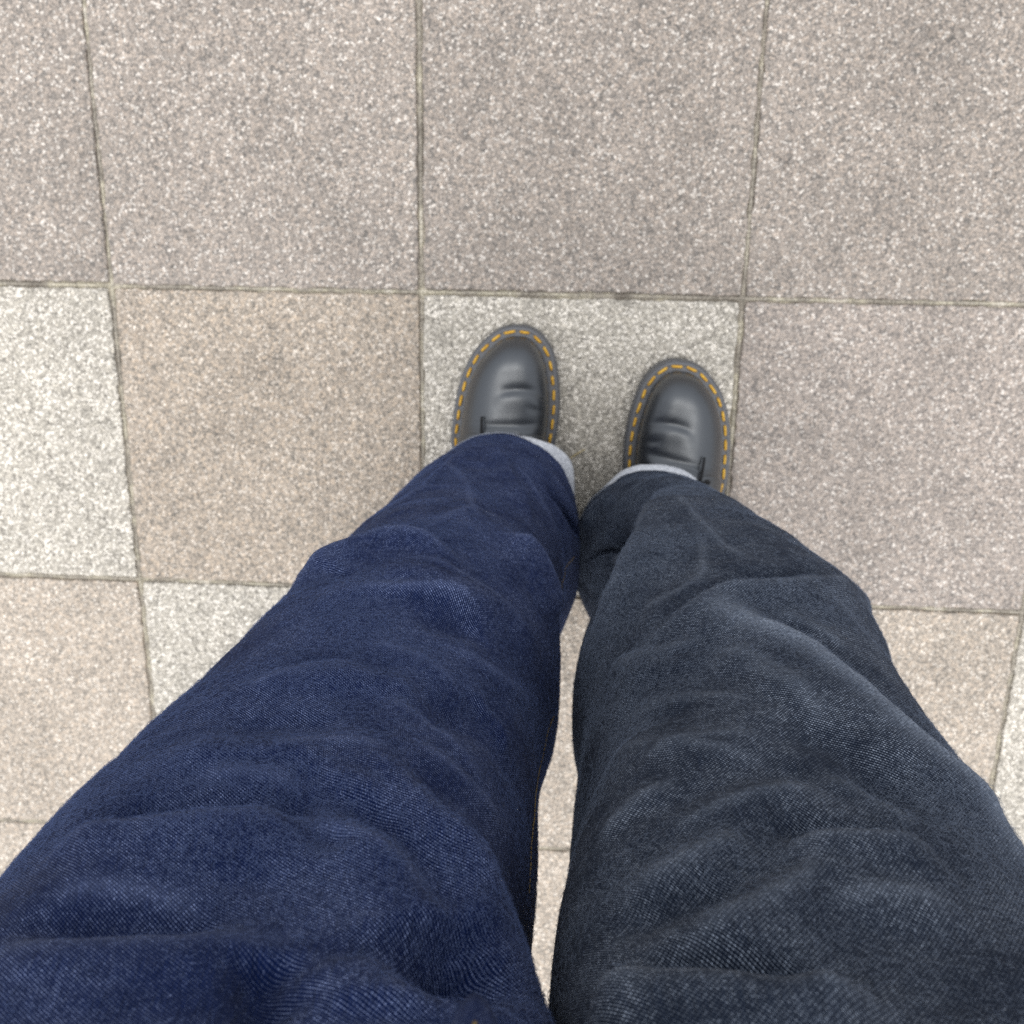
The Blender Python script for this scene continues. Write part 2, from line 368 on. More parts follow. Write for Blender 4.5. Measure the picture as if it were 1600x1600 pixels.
#END_LEG
#BEGIN_FOLDS
FOLDS = {
 'L': [
  ([(2.019, 0.5645), (1.978, 0.5335), (1.78, 0.5275), (1.664, 0.517), (1.507, 0.5185), (1.326, 0.5245), (1.152, 0.52)], 0.014, 0.007, 0.022, 1),
  ([(2.187, 0.487), (1.879, 0.498), (1.705, 0.495), (1.478, 0.5025)], -0.007, 0.01, 0.01, 0),
  ([(1.804, 0.606), (1.536, 0.5675), (1.239, 0.5595), (0.902, 0.542)], 0.0056, 0.016, 0.016, 0),
  ([(1.158, 0.454), (1.012, 0.452), (0.896, 0.446), (0.75, 0.452), (0.576, 0.462), (0.442, 0.4785)], 0.0112, 0.007, 0.018, 1),
  ([(1.001, 0.3855), (0.599, 0.367), (0.07, 0.3085)], -0.007, 0.012, 0.012, 0),
  ([(0.919, 0.1825), (0.634, 0.169), (0.227, 0.1055)], -0.0336, 0.01, 0.006, 0),
  ([(2.077, 0.793), (1.949, 0.781), (1.769, 0.781), (1.606, 0.7785), (1.39, 0.773), (1.21, 0.7755)], 0.0077, 0.004, 0.014, 1),
  ([(1.926, 0.774), (1.734, 0.773), (1.553, 0.769), (1.396, 0.765)], -0.0042, 0.007, 0.007, 0),
  ([(2.001, 0.818), (1.798, 0.8265), (1.594, 0.8255), (1.396, 0.8225)], -0.007, 0.009, 0.009, 0),
  ([(2.025, 0.8335), (1.827, 0.836), (1.705, 0.837), (1.524, 0.8335), (1.367, 0.8305), (1.257, 0.828)], 0.0056, 0.004, 0.012, 1),
  ([(1.344, 0.834), (1.338, 0.844), (1.315, 0.853), (1.286, 0.8635)], -0.0112, 0.01, 0.006, 0),
  ([(1.443, 0.7645), (1.332, 0.7705), (1.239, 0.7815), (1.169, 0.787)], -0.0063, 0.005, 0.008, 0),
  ([(1.414, 0.7665), (1.315, 0.773), (1.175, 0.7785), (1.094, 0.7845), (1.018, 0.7945), (0.96, 0.8005)], 0.0056, 0.004, 0.012, 1),
  ([(1.274, 0.724), (1.146, 0.7345), (1.001, 0.758), (0.89, 0.768), (0.844, 0.786), (0.78, 0.791)], 0.007, 0.008, 0.008, 0),
  ([(1.233, 0.7515), (1.082, 0.7745), (0.977, 0.7935), (0.89, 0.81)], -0.0056, 0.007, 0.007, 0),
  ([(1.332, 0.7365), (1.198, 0.75), (1.088, 0.7675), (0.989, 0.7855)], 0.0056, 0.007, 0.007, 0),
  ([(1.117, 0.828), (1.065, 0.839), (1.03, 0.856)], 0.007, 0.007, 0.018, 0),
  ([(0.966, 0.8135), (0.913, 0.8265), (0.884, 0.841)], -0.014, 0.018, 0.018, 0),
  ([(1.344, 0.5975), (1.175, 0.593), (0.983, 0.5725)], -0.0042, 0.01, 0.01, 0),
  ([(0.989, 0.6285), (0.861, 0.6335), (0.756, 0.64), (0.681, 0.6555)], 0.0042, 0.006, 0.006, 0),
  ([(1.652, 0.5685), (1.228, 0.566), (0.849, 0.5405), (0.454, 0.524)], 0.0056, 0.015, 0.015, 0),
  ([(1.588, 0.122), (1.728, 0.255), (1.804, 0.3695)], 0.0056, 0.008, 0.008, 0),
  ([(1.588, 0.1055), (1.123, 0.26), (0.803, 0.3525)], 0.0084, 0.01, 0.014, 0),
  ([(1.239, 0.6925), (1.018, 0.6725), (0.704, 0.599)], -0.0042, 0.01, 0.01, 0),
  ([(1.594, 0.686), (1.385, 0.6695), (1.1, 0.656)], 0.0042, 0.01, 0.01, 0),
  ([(1.734, 0.721), (1.553, 0.7115), (1.315, 0.713)], -0.0042, 0.01, 0.01, 0),
  ([(1.85, 0.74), (1.67, 0.7375), (1.425, 0.738), (1.239, 0.7455)], 0.0042, 0.01, 0.01, 0),
  ([(1.95, 0.515), (2.3, 0.49), (2.75, 0.455), (3.1, 0.43)], 0.007, 0.007, 0.018, 1),
  ([(1.53, 0.546), (1.216, 0.5395), (0.75, 0.5305)], 0.00238, 0.0028, 0.008, 1),
  ([(1.658, 0.5875), (1.39, 0.5775), (1.088, 0.5625)], 0.0028, 0.0028, 0.003, 1),
  ([(1.158, 0.6115), (0.919, 0.603), (0.46, 0.5695)], 0.00196, 0.006, 0.003, 1),
  ([(1.472, 0.6355), (1.233, 0.6335), (1.006, 0.6375)], 0.00238, 0.006, 0.008, 1),
  ([(1.769, 0.684), (1.582, 0.6685), (1.367, 0.656)], 0.00322, 0.0028, 0.008, 1),
  ([(1.123, 0.7065), (0.925, 0.7145), (0.681, 0.7095)], 0.00238, 0.0028, 0.008, 1),
  ([(1.966, 0.4105), (1.763, 0.3365), (1.361, 0.331)], 0.00336, 0.0028, 0.003, 1),
  ([(1.565, 0.4945), (1.373, 0.438), (1.059, 0.3795)], 0.00252, 0.006, 0.003, 1),
  ([(1.815, 0.1965), (1.425, 0.3215), (1.262, 0.457)], 0.00336, 0.006, 0.008, 1),
  ([(1.251, 0.181), (0.925, 0.2195), (0.547, 0.272)], 0.0028, 0.0028, 0.003, 1),
  ([(1.687, 0.7525), (1.495, 0.7495), (1.338, 0.7555)], 0.0028, 0.0028, 0.008, 1),
  ([(1.926, 0.8095), (1.71, 0.812), (1.489, 0.8165)], 0.00196, 0.006, 0.008, 1),
  ([(1.274, 0.676), (1.059, 0.6865), (0.814, 0.705)], 0.00336, 0.0028, 0.008, 1),
  ([(1.495, 0.7345), (1.326, 0.723), (1.134, 0.7215)], 0.00266, 0.006, 0.008, 1),
  ([(1.006, 0.807), (0.913, 0.8215), (0.832, 0.834)], -0.0182, 0.022, 0.02, 0),
 ],
 'R': [
  ([(1.74, 0.2215), (1.891, 0.2865), (2.065, 0.43), (2.211, 0.492), (2.374, 0.51), (2.537, 0.5155), (2.816, 0.5055)], 0.014, 0.022, 0.008, 1),
  ([(2.205, 0.2425), (2.897, 0.2115), (2.601, 0.4495)], -0.0084, 0.01, 0.01, 0),
  ([(3.217, 0.1295), (2.752, 0.205), (2.065, 0.4325)], -0.014, 0.01, 0.004, 0),
  ([(2.857, 0.1185), (2.502, 0.1155), (2.141, 0.1385)], 0.0084, 0.012, 0.012, 0),
  ([(3.223, 0.1515), (2.333, 0.4165), (2.089, 0.4535)], 0.0056, 0.005, 0.005, 0),
  ([(0.89, 0.493), (1.332, 0.5475), (1.513, 0.563), (1.716, 0.5685), (1.815, 0.574), (1.955, 0.581), (2.059, 0.5835), (2.234, 0.587)], 0.0091, 0.016, 0.005, 1),
  ([(1.134, 0.5065), (1.518, 0.5455), (1.769, 0.5525)], -0.0056, 0.01, 0.01, 0),
  ([(1.862, 0.571), (1.74, 0.592), (1.646, 0.608), (1.495, 0.6315), (1.431, 0.648), (1.361, 0.6625), (1.245, 0.6905), (1.065, 0.7105), (1.001, 0.7255), (0.977, 0.742), (1.012, 0.7655)], 0.0126, 0.007, 0.018, 2),
  ([(1.373, 0.624), (1.21, 0.664), (1.041, 0.6855), (0.832, 0.69)], -0.007, 0.012, 0.012, 0),
  ([(2.234, 0.789), (2.106, 0.784), (2.042, 0.7775), (1.961, 0.771), (1.885, 0.764)], 0.0056, 0.005, 0.008, 1),
  ([(2.077, 0.76), (1.984, 0.754), (1.868, 0.7465), (1.716, 0.741), (1.582, 0.741)], 0.0056, 0.005, 0.011, 1),
  ([(2.135, 0.823), (2.025, 0.8115), (1.949, 0.8055), (1.873, 0.799), (1.815, 0.7925), (1.734, 0.7775)], 0.007, 0.005, 0.012, 1),
  ([(1.856, 0.779), (1.71, 0.773), (1.6, 0.7725), (1.495, 0.773), (1.373, 0.772)], 0.0098, 0.005, 0.018, 1),
  ([(1.862, 0.769), (1.734, 0.7645), (1.594, 0.7645), (1.449, 0.7635)], -0.0042, 0.007, 0.007, 0),
  ([(2.269, 0.809), (2.182, 0.802), (2.071, 0.7975), (1.961, 0.7895)], -0.0056, 0.008, 0.008, 0),
  ([(2.362, 0.8235), (2.222, 0.8335), (2.141, 0.8355), (2.094, 0.838), (1.966, 0.842), (1.856, 0.845), (1.722, 0.8465)], 0.0154, 0.005, 0.018, 1),
  ([(2.246, 0.8265), (2.112, 0.831), (1.972, 0.8365), (1.85, 0.8395)], -0.0112, 0.008, 0.008, 0),
  ([(2.391, 0.582), (2.071, 0.617), (1.838, 0.6185)], 0.0042, 0.008, 0.008, 0),
  ([(2.438, 0.614), (2.1, 0.655), (1.868, 0.6845)], -0.0042, 0.01, 0.01, 0),
  ([(2.443, 0.647), (2.071, 0.699), (1.85, 0.716), (1.722, 0.725)], 0.0035, 0.008, 0.012, 1),
  ([(1.716, 0.6875), (1.548, 0.7055), (1.437, 0.7295), (1.385, 0.7555)], -0.0042, 0.012, 0.012, 0),
  ([(0.95, 0.495), (0.6, 0.465), (0.25, 0.44), (-0.1, 0.42)], 0.007, 0.016, 0.006, 1),
  ([(1.838, 0.3485), (1.67, 0.4945), (1.396, 0.529)], 0.00266, 0.0028, 0.008, 1),
  ([(1.774, 0.464), (1.804, 0.521), (1.868, 0.5585)], 0.00238, 0.0028, 0.003, 1),
  ([(2.182, 0.544), (1.961, 0.5495), (1.786, 0.539)], 0.0021, 0.006, 0.008, 1),
  ([(2.467, 0.5625), (2.089, 0.601), (1.856, 0.611)], 0.00308, 0.0028, 0.003, 1),
  ([(1.786, 0.6395), (1.629, 0.666), (1.513, 0.696)], 0.0021, 0.0028, 0.008, 1),
  ([(2.164, 0.705), (1.943, 0.7035), (1.734, 0.7025)], 0.00238, 0.006, 0.008, 1),
  ([(2.31, 0.749), (2.17, 0.7365), (2.03, 0.729)], 0.00322, 0.006, 0.003, 1),
  ([(1.606, 0.7245), (1.484, 0.739), (1.396, 0.759)], 0.0035, 0.0028, 0.003, 1),
  ([(1.577, 0.5905), (1.402, 0.6), (1.268, 0.6165)], 0.00308, 0.006, 0.003, 1),
  ([(1.769, 0.8035), (1.594, 0.7965), (1.449, 0.8)], 0.0021, 0.0028, 0.008, 1),
  ([(2.385, 0.622), (2.036, 0.6505), (1.751, 0.676)], 0.0028, 0.0028, 0.008, 1),
  ([(1.838, 0.6185), (1.676, 0.648), (1.53, 0.681)], 0.00308, 0.006, 0.008, 1),
 ],
}
#END_FOLDS
def apply_folds(side, TH, Z):
    D = np.zeros_like(TH); R0 = .123; WEAR = np.zeros_like(TH)
    A = TH * R0
    for pts, amp, wl, wr, kind in FOLDS[side]:
        P = np.array(pts, float); P[:, 0] *= R0
        t = np.arange(len(P)); tt = np.linspace(0, len(P) - 1, 6 * (len(P) - 1) + 1)
        Q = np.stack([hermite(tt, t, P[:, 0]), hermite(tt, t, P[:, 1])], 1) if len(P) > 2 else np.stack([np.interp(tt, t, P[:, 0]), np.interp(tt, t, P[:, 1])], 1)
        m = 3.2 * max(wl, wr)
        msk = (A > Q[:, 0].min() - m) & (A < Q[:, 0].max() + m) & (Z > Q[:, 1].min() - m) & (Z < Q[:, 1].max() + m)
        a, z = A[msk], Z[msk]
        bd = np.full(a.shape, 1e9); sg = np.zeros(a.shape); tau = np.zeros(a.shape)
        seg = np.linalg.norm(np.diff(Q, axis=0), axis=1); cum = np.concatenate([[0], np.cumsum(seg)]); tot = cum[-1]
        for k in range(len(Q) - 1):
            d = Q[k + 1] - Q[k]; L2 = d @ d + 1e-12
            s = np.clip(((a - Q[k, 0]) * d[0] + (z - Q[k, 1]) * d[1]) / L2, 0, 1)
            px, pz = a - Q[k, 0] - s * d[0], z - Q[k, 1] - s * d[1]
            dist = np.hypot(px, pz); b = dist < bd
            bd = np.where(b, dist, bd); sg = np.where(b, d[0] * pz - d[1] * px, sg)
            tau = np.where(b, (cum[k] + s * seg[k]) / tot, tau)
        wdt = np.where(sg > 0, wl, wr)
        if kind > 0:
            e = .0016; q = np.clip(1 - (np.sqrt(bd ** 2 + e * e) - e) / (wdt * 2.1), 0, 1); prof = q * (.75 + .25 * q)
            WEAR[msk] = np.maximum(WEAR[msk], np.exp(-(bd / (.0035 if kind == 1 else .008)) ** 2) * (.75 if kind == 1 else 2.8) * np.clip(np.minimum(tau, 1 - tau) / .2, 0, 1))
        else: prof = np.exp(-(bd / wdt) ** 2)
        tap = np.clip(np.minimum(tau, 1 - tau) / .28, 0, 1); tap = tap * tap * (3 - 2 * tap)
        D[msk] += amp * prof * tap
    for _ in range(1):
        D = (np.roll(D, 1, 1) + 2 * D + np.roll(D, -1, 1)) / 4
        D[1:-1] = (D[:-2] + 2 * D[1:-1] + D[2:]) / 4
    return D, WEAR
def build_leg(side, mat):
    NU, NV = 420, 640
    th = -PI / 2 + 2 * PI * np.arange(NU) / NU
    zz = np.concatenate([np.linspace(.05, .86, NV - 60), np.linspace(.86, 1.0, 61)[1:]])
    TH, Z = np.meshgrid(th, zz)
    P = leg_surface(side, TH, Z)
    P0 = P.copy()
    N = normals(P)
    rg = np.random.default_rng(3 if side == 'L' else 8)
    d, wear = apply_folds(side, TH, Z)
    nz = (+.0030 * vnoise(TH.shape, (16, 9), rg) + .0018 * vnoise(TH.shape, (34, 18), rg) + .0009 * vnoise(TH.shape, (90, 56), rg) + .00025 * vnoise(TH.shape, (260, 170), rg))
    xi = P[..., 0] * (1 if side == 'L' else -1)
    inner = np.clip((xi + .05) / .04, 0, 1) * np.clip((Z - .40) / .1, 0, 1)
    P = P + N * (d + nz * (1 - .85 * inner))[..., None]
    if side == 'L': P[..., 0] = np.where(Z > .79, np.minimum(P[..., 0], .0035), P[..., 0])
    else: P[..., 0] = np.where(Z > .79, np.maximum(P[..., 0], -.0035), P[..., 0])
    W = lambda A: np.concatenate([A, A[:, :1]], 1)
    Pw = W(P0); seg = np.linalg.norm(np.diff(Pw, axis=1), axis=-1)
    u = np.concatenate([np.zeros((NV, 1)), np.cumsum(seg, 1)], 1); u = u - u[:, NU // 2:NU // 2 + 1]
    sv = np.concatenate([np.zeros((1, NU)), np.cumsum(np.linalg.norm(np.diff(P0, axis=0), axis=-1), 0)], 0)
    me = grid_mesh('trouser_leg', W(P), uv=np.stack([u, W(sv)], -1))
    at = me.attributes.new('wear', 'FLOAT', 'POINT'); at.data.foreach_set('value', W(wear).reshape(-1).astype(np.float32))   # creases rubbed pale
    return P, TH, Z, me
def normals(P):
    dU = np.roll(P, -1, 1) - np.roll(P, 1, 1); dV = np.gradient(P, axis=0)
    N = np.cross(dU, dV); return N / (np.linalg.norm(N, axis=-1, keepdims=True) + 1e-12)

def ring_at(P, Z, z): return P[np.argmin(np.abs(Z[:, 0] - z))]
legs = {}
wb_P = []
for z, gx in ((.985, .006), (.99, .009), (1.02, .008), (1.035, .007), (1.036, .002)):
    a = np.linspace(0, 2 * PI, 97)[:-1]
    c, s = np.cos(a), np.sin(a)
    wb_P.append(np.stack([(.205 + gx) * np.sign(c) * np.abs(c) ** .85, -.008 + (.103 + gx) * np.sign(s) * np.abs(s) ** .85, np.full_like(a, z)], -1))
jeans = child('jeans', grid_mesh('jeans', np.array(wb_P), wrap_u=True, uv=np.stack([np.tile(np.linspace(0, .77, 96), (5, 1)), np.tile(np.array([0, .01, .02, .03, .04])[:, None], (1, 96))], -1)), M['denim_blue'], person)
jeans['label'] = 'wide denim jeans with one indigo leg and one charcoal leg'
def sub(name, me, mat, **k): return link(name, me, mat, jeans, **k)
for side, mat, lab in (('L', 'denim_blue', 'creased indigo blue denim leg'), ('R', 'denim_grey', 'creased charcoal grey denim leg')):
    P, TH, Z, me = build_leg(side, M[mat])
    o = sub('trouser_leg', me, M[mat]); o['label'] = lab
    legs[side] = (P, TH, Z)
    # turned-out pale hem lining, widest where it lies over the shoe
    hem = P[0]; th = TH[0]; N0 = normals(P)[0].copy(); N0[:, 2] = 0; N0 /= np.linalg.norm(N0, axis=1, keepdims=True)
    if side == 'L': wd = -.003 + .0135 * np.exp(-((th - 1.0) / .30) ** 2) + .006 * np.exp(-((th + 0.9) / .5) ** 2)
    else: wd = -.002 + .0070 * np.exp(-((th - 1.55) / .62) ** 4) + .006 * np.exp(-((th - 3.6) / .5) ** 2)
    rows = []
    for f, dz in ((-.25, .004), (0, .0006), (.35, -.0008), (.75, -.0030), (1.0, -.0058), (.9, -.0075), (.5, -.0065), (0, -.005), (-.4, -.003)):
        rows.append(hem + N0 * (wd * f)[:, None] + np.array([0, 0, dz]))
    sub('turn_up', grid_mesh('turn_up', np.array(rows), wrap_u=True), M['lining'])

def surf(side, th, z, off=0.0):
    P, TH, Z = legs[side]
    i = int(round((th + PI / 2) / (2 * PI) * P.shape[1])) % P.shape[1]; j = int(np.argmin(np.abs(Z[:, 0] - z)))
    n = np.cross(P[j, (i + 1) % P.shape[1]] - P[j, i - 1], P[min(j + 1, len(P) - 1), i] - P[j - 1, i]); n /= np.linalg.norm(n)
    return P[j, i] + n * off
# fine lint standing off the denim
def fuzz(side, N, seed, mat, lo, hi):
    P, TH, Z = legs[side]; rg = np.random.default_rng(seed); nv, nu = P.shape[:2]
    Nn = normals(P); dV = np.gradient(P, axis=0); dU = np.roll(P, -1, 1) - P
    ar = np.linalg.norm(np.cross(dU, dV), axis=-1); ar[Z > .9] = 0; ar[(TH < -.35) | (TH > PI + .35)] *= .12
    ar = ar * np.clip(.55 + 1.1 * vnoise(TH.shape, (30, 18), rg), .1, 2); pr_ = (ar / ar.sum()).reshape(-1); idx = rg.choice(nv * nu, N, p=pr_)
    j, i = idx // nu, idx % nu
    fu, fv = rg.random(N) - .5, rg.random(N) - .5
    p0 = P[j, i] + dU[j, i] * fu[:, None] + dV[j, i] * fv[:, None]
    n = Nn[j, i]; tv = dV[j, i] / np.linalg.norm(dV[j, i], axis=1, keepdims=True); tu = dU[j, i] / np.linalg.norm(dU[j, i], axis=1, keepdims=True)
    an = rg.uniform(0, 2 * PI, N); L = rg.uniform(lo, hi, N) ; lift = rg.uniform(.12, .75, N)
    d = (tu * np.cos(an)[:, None] + tv * np.sin(an)[:, None]); bend = np.cross(d, n) * rg.uniform(-.6, .6, N)[:, None]
    K = 6; pts = np.zeros((N, K, 3)); kick = rg.normal(0, .16, (N, K, 2))
    for k in range(K):
        f = k / (K - 1)
        pts[:, k] = p0 + (d * f + bend * f * f) * L[:, None] + n * (L * lift * (f - .55 * f * f))[:, None] + (tu * kick[:, k, :1] + tv * kick[:, k, 1:]) * (L * f)[:, None]
    cu = bpy.data.hair_curves.new('denim_lint'); cu.add_curves([K] * N)
    cu.attributes['position'].data.foreach_set('vector', pts.reshape(-1).astype(np.float32))
    at = cu.attributes.get('radius') or cu.attributes.new('radius', 'FLOAT', 'POINT')
    r = np.tile(np.array([1, 1, .95, .85, .7, .4]), N) * .000045
    at.data.foreach_set('value', r.astype(np.float32))
    cu.materials.append(mat)
    o = bpy.data.objects.new('denim_lint', cu); C.objects.link(o); o.parent = jeans; o['kind'] = 'stuff'
fuzz('L', 120000, 1, M['fuzz'], .0012, .0040)
fuzz('R', 120000, 2, M['fuzz_grey'], .0012, .0040)

# inseam: felled seam ridge with ochre stitches
def stitch_run(name, side, pts, pitch, length, r, off):
    q = [np.array(p, float) for p in pts]; V = []; F = []
    dense = []
    for a, b in zip(q[:-1], q[1:]):
        for f in np.linspace(0, 1, 60, endpoint=False): dense.append(surf(side, *(a + (b - a) * f), off))
    dense = np.array(dense); ker = np.ones(9) / 9
    for k in range(3): dense[4:-4, k] = np.convolve(dense[:, k], ker, 'valid')
    cum = np.concatenate([[0], np.cumsum(np.linalg.norm(np.diff(dense, axis=0), axis=1))]); s = 0
    at = lambda x: np.array([np.interp(x, cum, dense[:, k]) for k in range(3)])
    while s + length < cum[-1]:
        m = tube_mesh('t', [at(s), at(s + length * .25), at(s + length * .75), at(s + length)], r, 6, [.5, 1, 1, .5])
        b = len(V); V += [v.co[:] for v in m.vertices]; F += [tuple(b + i for i in p.vertices) for p in m.polygons]
        bpy.data.meshes.remove(m); s += pitch
    o = sub(name, mesh(name, V, F), M['thread']); o['kind'] = 'stuff'
#BEGIN_SEAMS
SEAMS = [[(0.105, 0.1625), (0.134, 0.2455), (0.07, 0.3085), (0.384, 0.44)], [(0.064, 0.516), (0.064, 0.531), (-0.017, 0.5455), (0.273, 0.625), (0.314, 0.669), (0.279, 0.6935)]]
#END_SEAMS
for pts in SEAMS: stitch_run('inseam_stitching', 'L', pts, .0032, .0025, .00045, .0006)

# fly: raised lobe of denim with two rows of stitching
a = np.linspace(0, 1, 40); b = np.linspace(-1, 1, 30)
Pf = []
for f in a:
    z = .8665 + .1245 * f; wdt = .0110 * (1 - (1 - min(f / .18, 1)) ** 2.5) ** .5 + .0005; row = []
    for s in b:
        x = -.0232 + s * wdt
        row_ = ring_at(legs['L'][0], legs['L'][2], z); row_ = row_[row_[:, 1] > .03]; q_ = np.argsort(row_[:, 0])
        y = np.interp(x, row_[q_, 0], row_[q_, 1])
        row.append((x, y - .001 + .036 * max(1 - s * s, 0) ** .5 * min(1, f / .05) ** .5 * (1 - .55 * max(0, f - .25)), z))
    Pf.append(row)
Pf = np.array(Pf)
sub('fly', grid_mesh('fly', Pf, uv=np.stack(np.meshgrid(b * .026, a * .15), -1)), M['denim_blue'])
for xo in (-.03, .38):
    V = []; F = []; i = int((xo + 1) / 2 * 29)
    for k in range(5, 36, 2):
        m = tube_mesh('t', [Pf[k, i] + (0, .0006, 0), Pf[k + 1, i] + (0, .0009, 0)], .0006, 6)
        bb = len(V); V += [v.co[:] for v in m.vertices]; F += [tuple(bb + q for q in p.vertices) for p in m.polygons]; bpy.data.meshes.remove(m)
    o = sub('fly_stitching', mesh('fly_stitching', V, F), M['thread']); o['kind'] = 'stuff'

# ------------------------------------------------------------------ shoes (local frame: toe towards +y, toe tip at y = 0)
OUT = [(.0125, 0.0), (.0275, -.002), (.0415, -.012), (.0525, -.030), (.0578, -.055), (.0600, -.080), (.0592, -.104), (.0560, -.128), (.0500, -.155),
       (.0445, -.185), (.0425, -.215), (.0425, -.245), (.0400, -.272), (.0300, -.293), (.0080, -.301), (-.0150, -.299), (-.0330, -.288), (-.0430, -.268), (-.0470, -.240),
       (-.0500, -.205), (-.0555, -.165), (-.0595, -.130), (-.0570, -.100), (-.0520, -.071), (-.0440, -.047), (-.0320, -.026), (-.0135, -.008), (0, -.0015)]
def closed_spline(pts, n):
    P = np.array(pts); m = len(P); o = []
    for i in range(m):
        p0, p1, p2, p3 = P[i - 1], P[i], P[(i + 1) % m], P[(i + 2) % m]
        for t in np.linspace(0, 1, 24, endpoint=False):
            o.append(.5 * (2 * p1 + (p2 - p0) * t + (2 * p0 - 5 * p1 + 4 * p2 - p3) * t * t + (-p0 + 3 * p1 - 3 * p2 + p3) * t ** 3))
    o = np.array(o); c = np.concatenate([o, o[:1]]); s = np.concatenate([[0], np.cumsum(np.linalg.norm(np.diff(c, axis=0), axis=1))])
    q = np.linspace(0, s[-1], n, endpoint=False)
    return np.stack([np.interp(q, s, c[:, 0]), np.interp(q, s, c[:, 1])], 1), s[-1]
def offset(P, d):
    t = np.roll(P, -1, 0) - np.roll(P, 1, 0); t /= np.linalg.norm(t, axis=1, keepdims=True)
    n = np.stack([t[:, 1], -t[:, 0]], 1)            # outline runs clockwise from the toe: n points outwards
    c = P.mean(0); 
    if ((P - c) * n).sum() < 0: n = -n
    return P + n * d
def make_shoe(name, lab, loc, rot, mirror, side):
    mx = -1 if mirror else 1
    O, per = closed_spline(OUT, 640)
    O[:, 0] *= mx
    if mirror: O = O[::-1].copy()
    fl = np.array([1, 1, 1.0])
    # upper
    U = offset(O, -.0105)
    ys = U[:, 1]; tip = ys.max(); end = ys.min(); it = ys.argmax(); ib = ys.argmin()
    A_ = np.roll(U, -it, 0); kb = (ib - it) % len(U)
    s1, s2 = A_[:kb + 1], np.concatenate([A_[kb:], A_[:1]])
    def edge(S, y):
        o = np.argsort(S[:, 1]); return np.interp(y, S[o, 1], S[o, 0])
    ND, NA = 150, 90
    q = np.linspace(0, 1, ND) ** 1.7 * .999
    d = (tip - end) * q                                     # distance from the toe of the upper
    H = lambda d: (.040 * (1 - (1 - np.clip(d / .034, 0, 1)) ** 2.4) ** (1 / 2.4)
                   + np.interp(d, [.0, .05, .09, .12, .15, .18, .20, .29], [0, .003, .008, .017, .031, .044, .046, .046])) * np.where(d > .24, (1 - np.clip((d - .24) / .045, 0, 1) ** 3) ** .4, 1)
    ph = np.linspace(0, PI, NA)
    def upper(d, ph, off=0.0):
        y = tip - d; xa, xb = edge(s1, y), edge(s2, y)
        xc, hw = (xa + xb) / 2, np.abs(xb - xa) / 2
        c, s = np.cos(ph), np.sin(ph)
        n = np.interp(d, [0, .04, .12, .2], [2.5, 2.6, 2.2, 2.0])
        x = xc + (hw - .0032 * np.exp(-(s / .16) ** 2)) * np.sign(c) * np.abs(c) ** (2 / n); z = .0325 + H(d) * np.abs(s) ** (2 / n)
        # bulging sides, creases over the ball of the foot
        xm = x * mx
        def groove(y0, x0, x1, bow, depth, w1, w2, slope=0):
            f = np.clip((xm - x0) / (x1 - x0), 0, 1); yy = y0 + bow * (1 - (2 * f - 1) ** 2) + slope * (xm - (x0 + x1) / 2)
            wdt = np.where(y > yy, w1, w2); fade = np.clip(np.minimum(xm - x0, x1 - xm) / .016, 0, 1); fade = fade * fade * (3 - 2 * fade)
            return depth * np.exp(-((y - yy) / wdt) ** 2) * fade
        k = .0105
        dz = -groove(-.070, -.006, .052, .007, .0015, .0055, .0026, -.10) + groove(-.078, -.01, .052, .007, .0012, .004, .012, -.10)
        dz = dz - groove(-.101, -.05, .046, .001, .0013, .0045, .0045, .10 if side == 'R' else .02) + groove(-.111, -.05, .046, .001, .0020, .006, .010, .1)
        dz = dz - groove(-.086, .022, .056, .0, .0016, .005, .003, -.35)
        z = z + dz * np.abs(s) ** .8 + off * np.abs(s); x = x + off * c
        return np.stack([x, y + 0 * x, z], -1)
    Dm, Pm = np.meshgrid(d, ph, indexing='ij')
    me = grid_mesh('shoe', upper(Dm, Pm)[:, ::-1])
    sh = child('shoe', me, M['leather'], person); sh['label'] = lab
    pos = Matrix.Translation(Vector(loc) + Vector((0, .02, 0)) - Vector((0, .02, 0))) @ Matrix.Rotation(rot, 4, 'Z')
    sh.matrix_parent_inverse = Matrix.Translation((0, 0.02, 0)); sh.matrix_basis = pos
    add = lambda nm, me_, mt, **k: link(nm, me_, mt, sh, **k)
    # sole with ribbed edge
    rib = .0006 * np.sign(np.sin(np.arange(640) / 640 * per / .0042 * 2 * PI)); rows = []
    for z, o_, rb in ((0, -.003, 0), (.002, -.0008, .4), (.010, -.0004, .6), (.0108, -.0016, 0), (.0125, -.0016, 0), (.0135, 0, 1), (.026, 0, 1), (.0275, -.0004, .8), (.0290, -.0012, 0), (.0296, -.003, 0), (.0296, -.016, 0)):
        R_ = offset(O, o_) + (offset(O, 1) - O) * (rib * rb)[:, None]
        rows.append(np.concatenate([R_, np.full((640, 1), z)], 1))
    so_ = grid_mesh('sole', np.array(rows), wrap_u=True)
    add('sole', so_, M['rubber'])
    rows = []
    for z, o_ in ((.0285, -.0012), (.0312, -.0009), (.0326, -.0015), (.0332, -.0028), (.0332, -.0044), (.0327, -.0052), (.0327, -.0072), (.0332, -.0080), (.0336, -.0095), (.0330, -.0125)):
        rows.append(np.concatenate([offset(O, o_), np.full((640, 1), z)], 1))
    add('welt', grid_mesh('welt', np.array(rows), wrap_u=True), M['rubber'])
    # yellow welt stitches, one mesh shared by all
    pts = [(-.0056, 0, -.0006), (-.0042, 0, .0006), (-.0015, 0, .0011), (.0015, 0, .0011), (.0042, 0, .0006), (.0056, 0, -.0006)]
    stm = tube_mesh('stitch', pts, .0016, 6, [.6, .95, 1, 1, .95, .6]); stm.materials.append(M['stitch']); stm.shade_smooth()
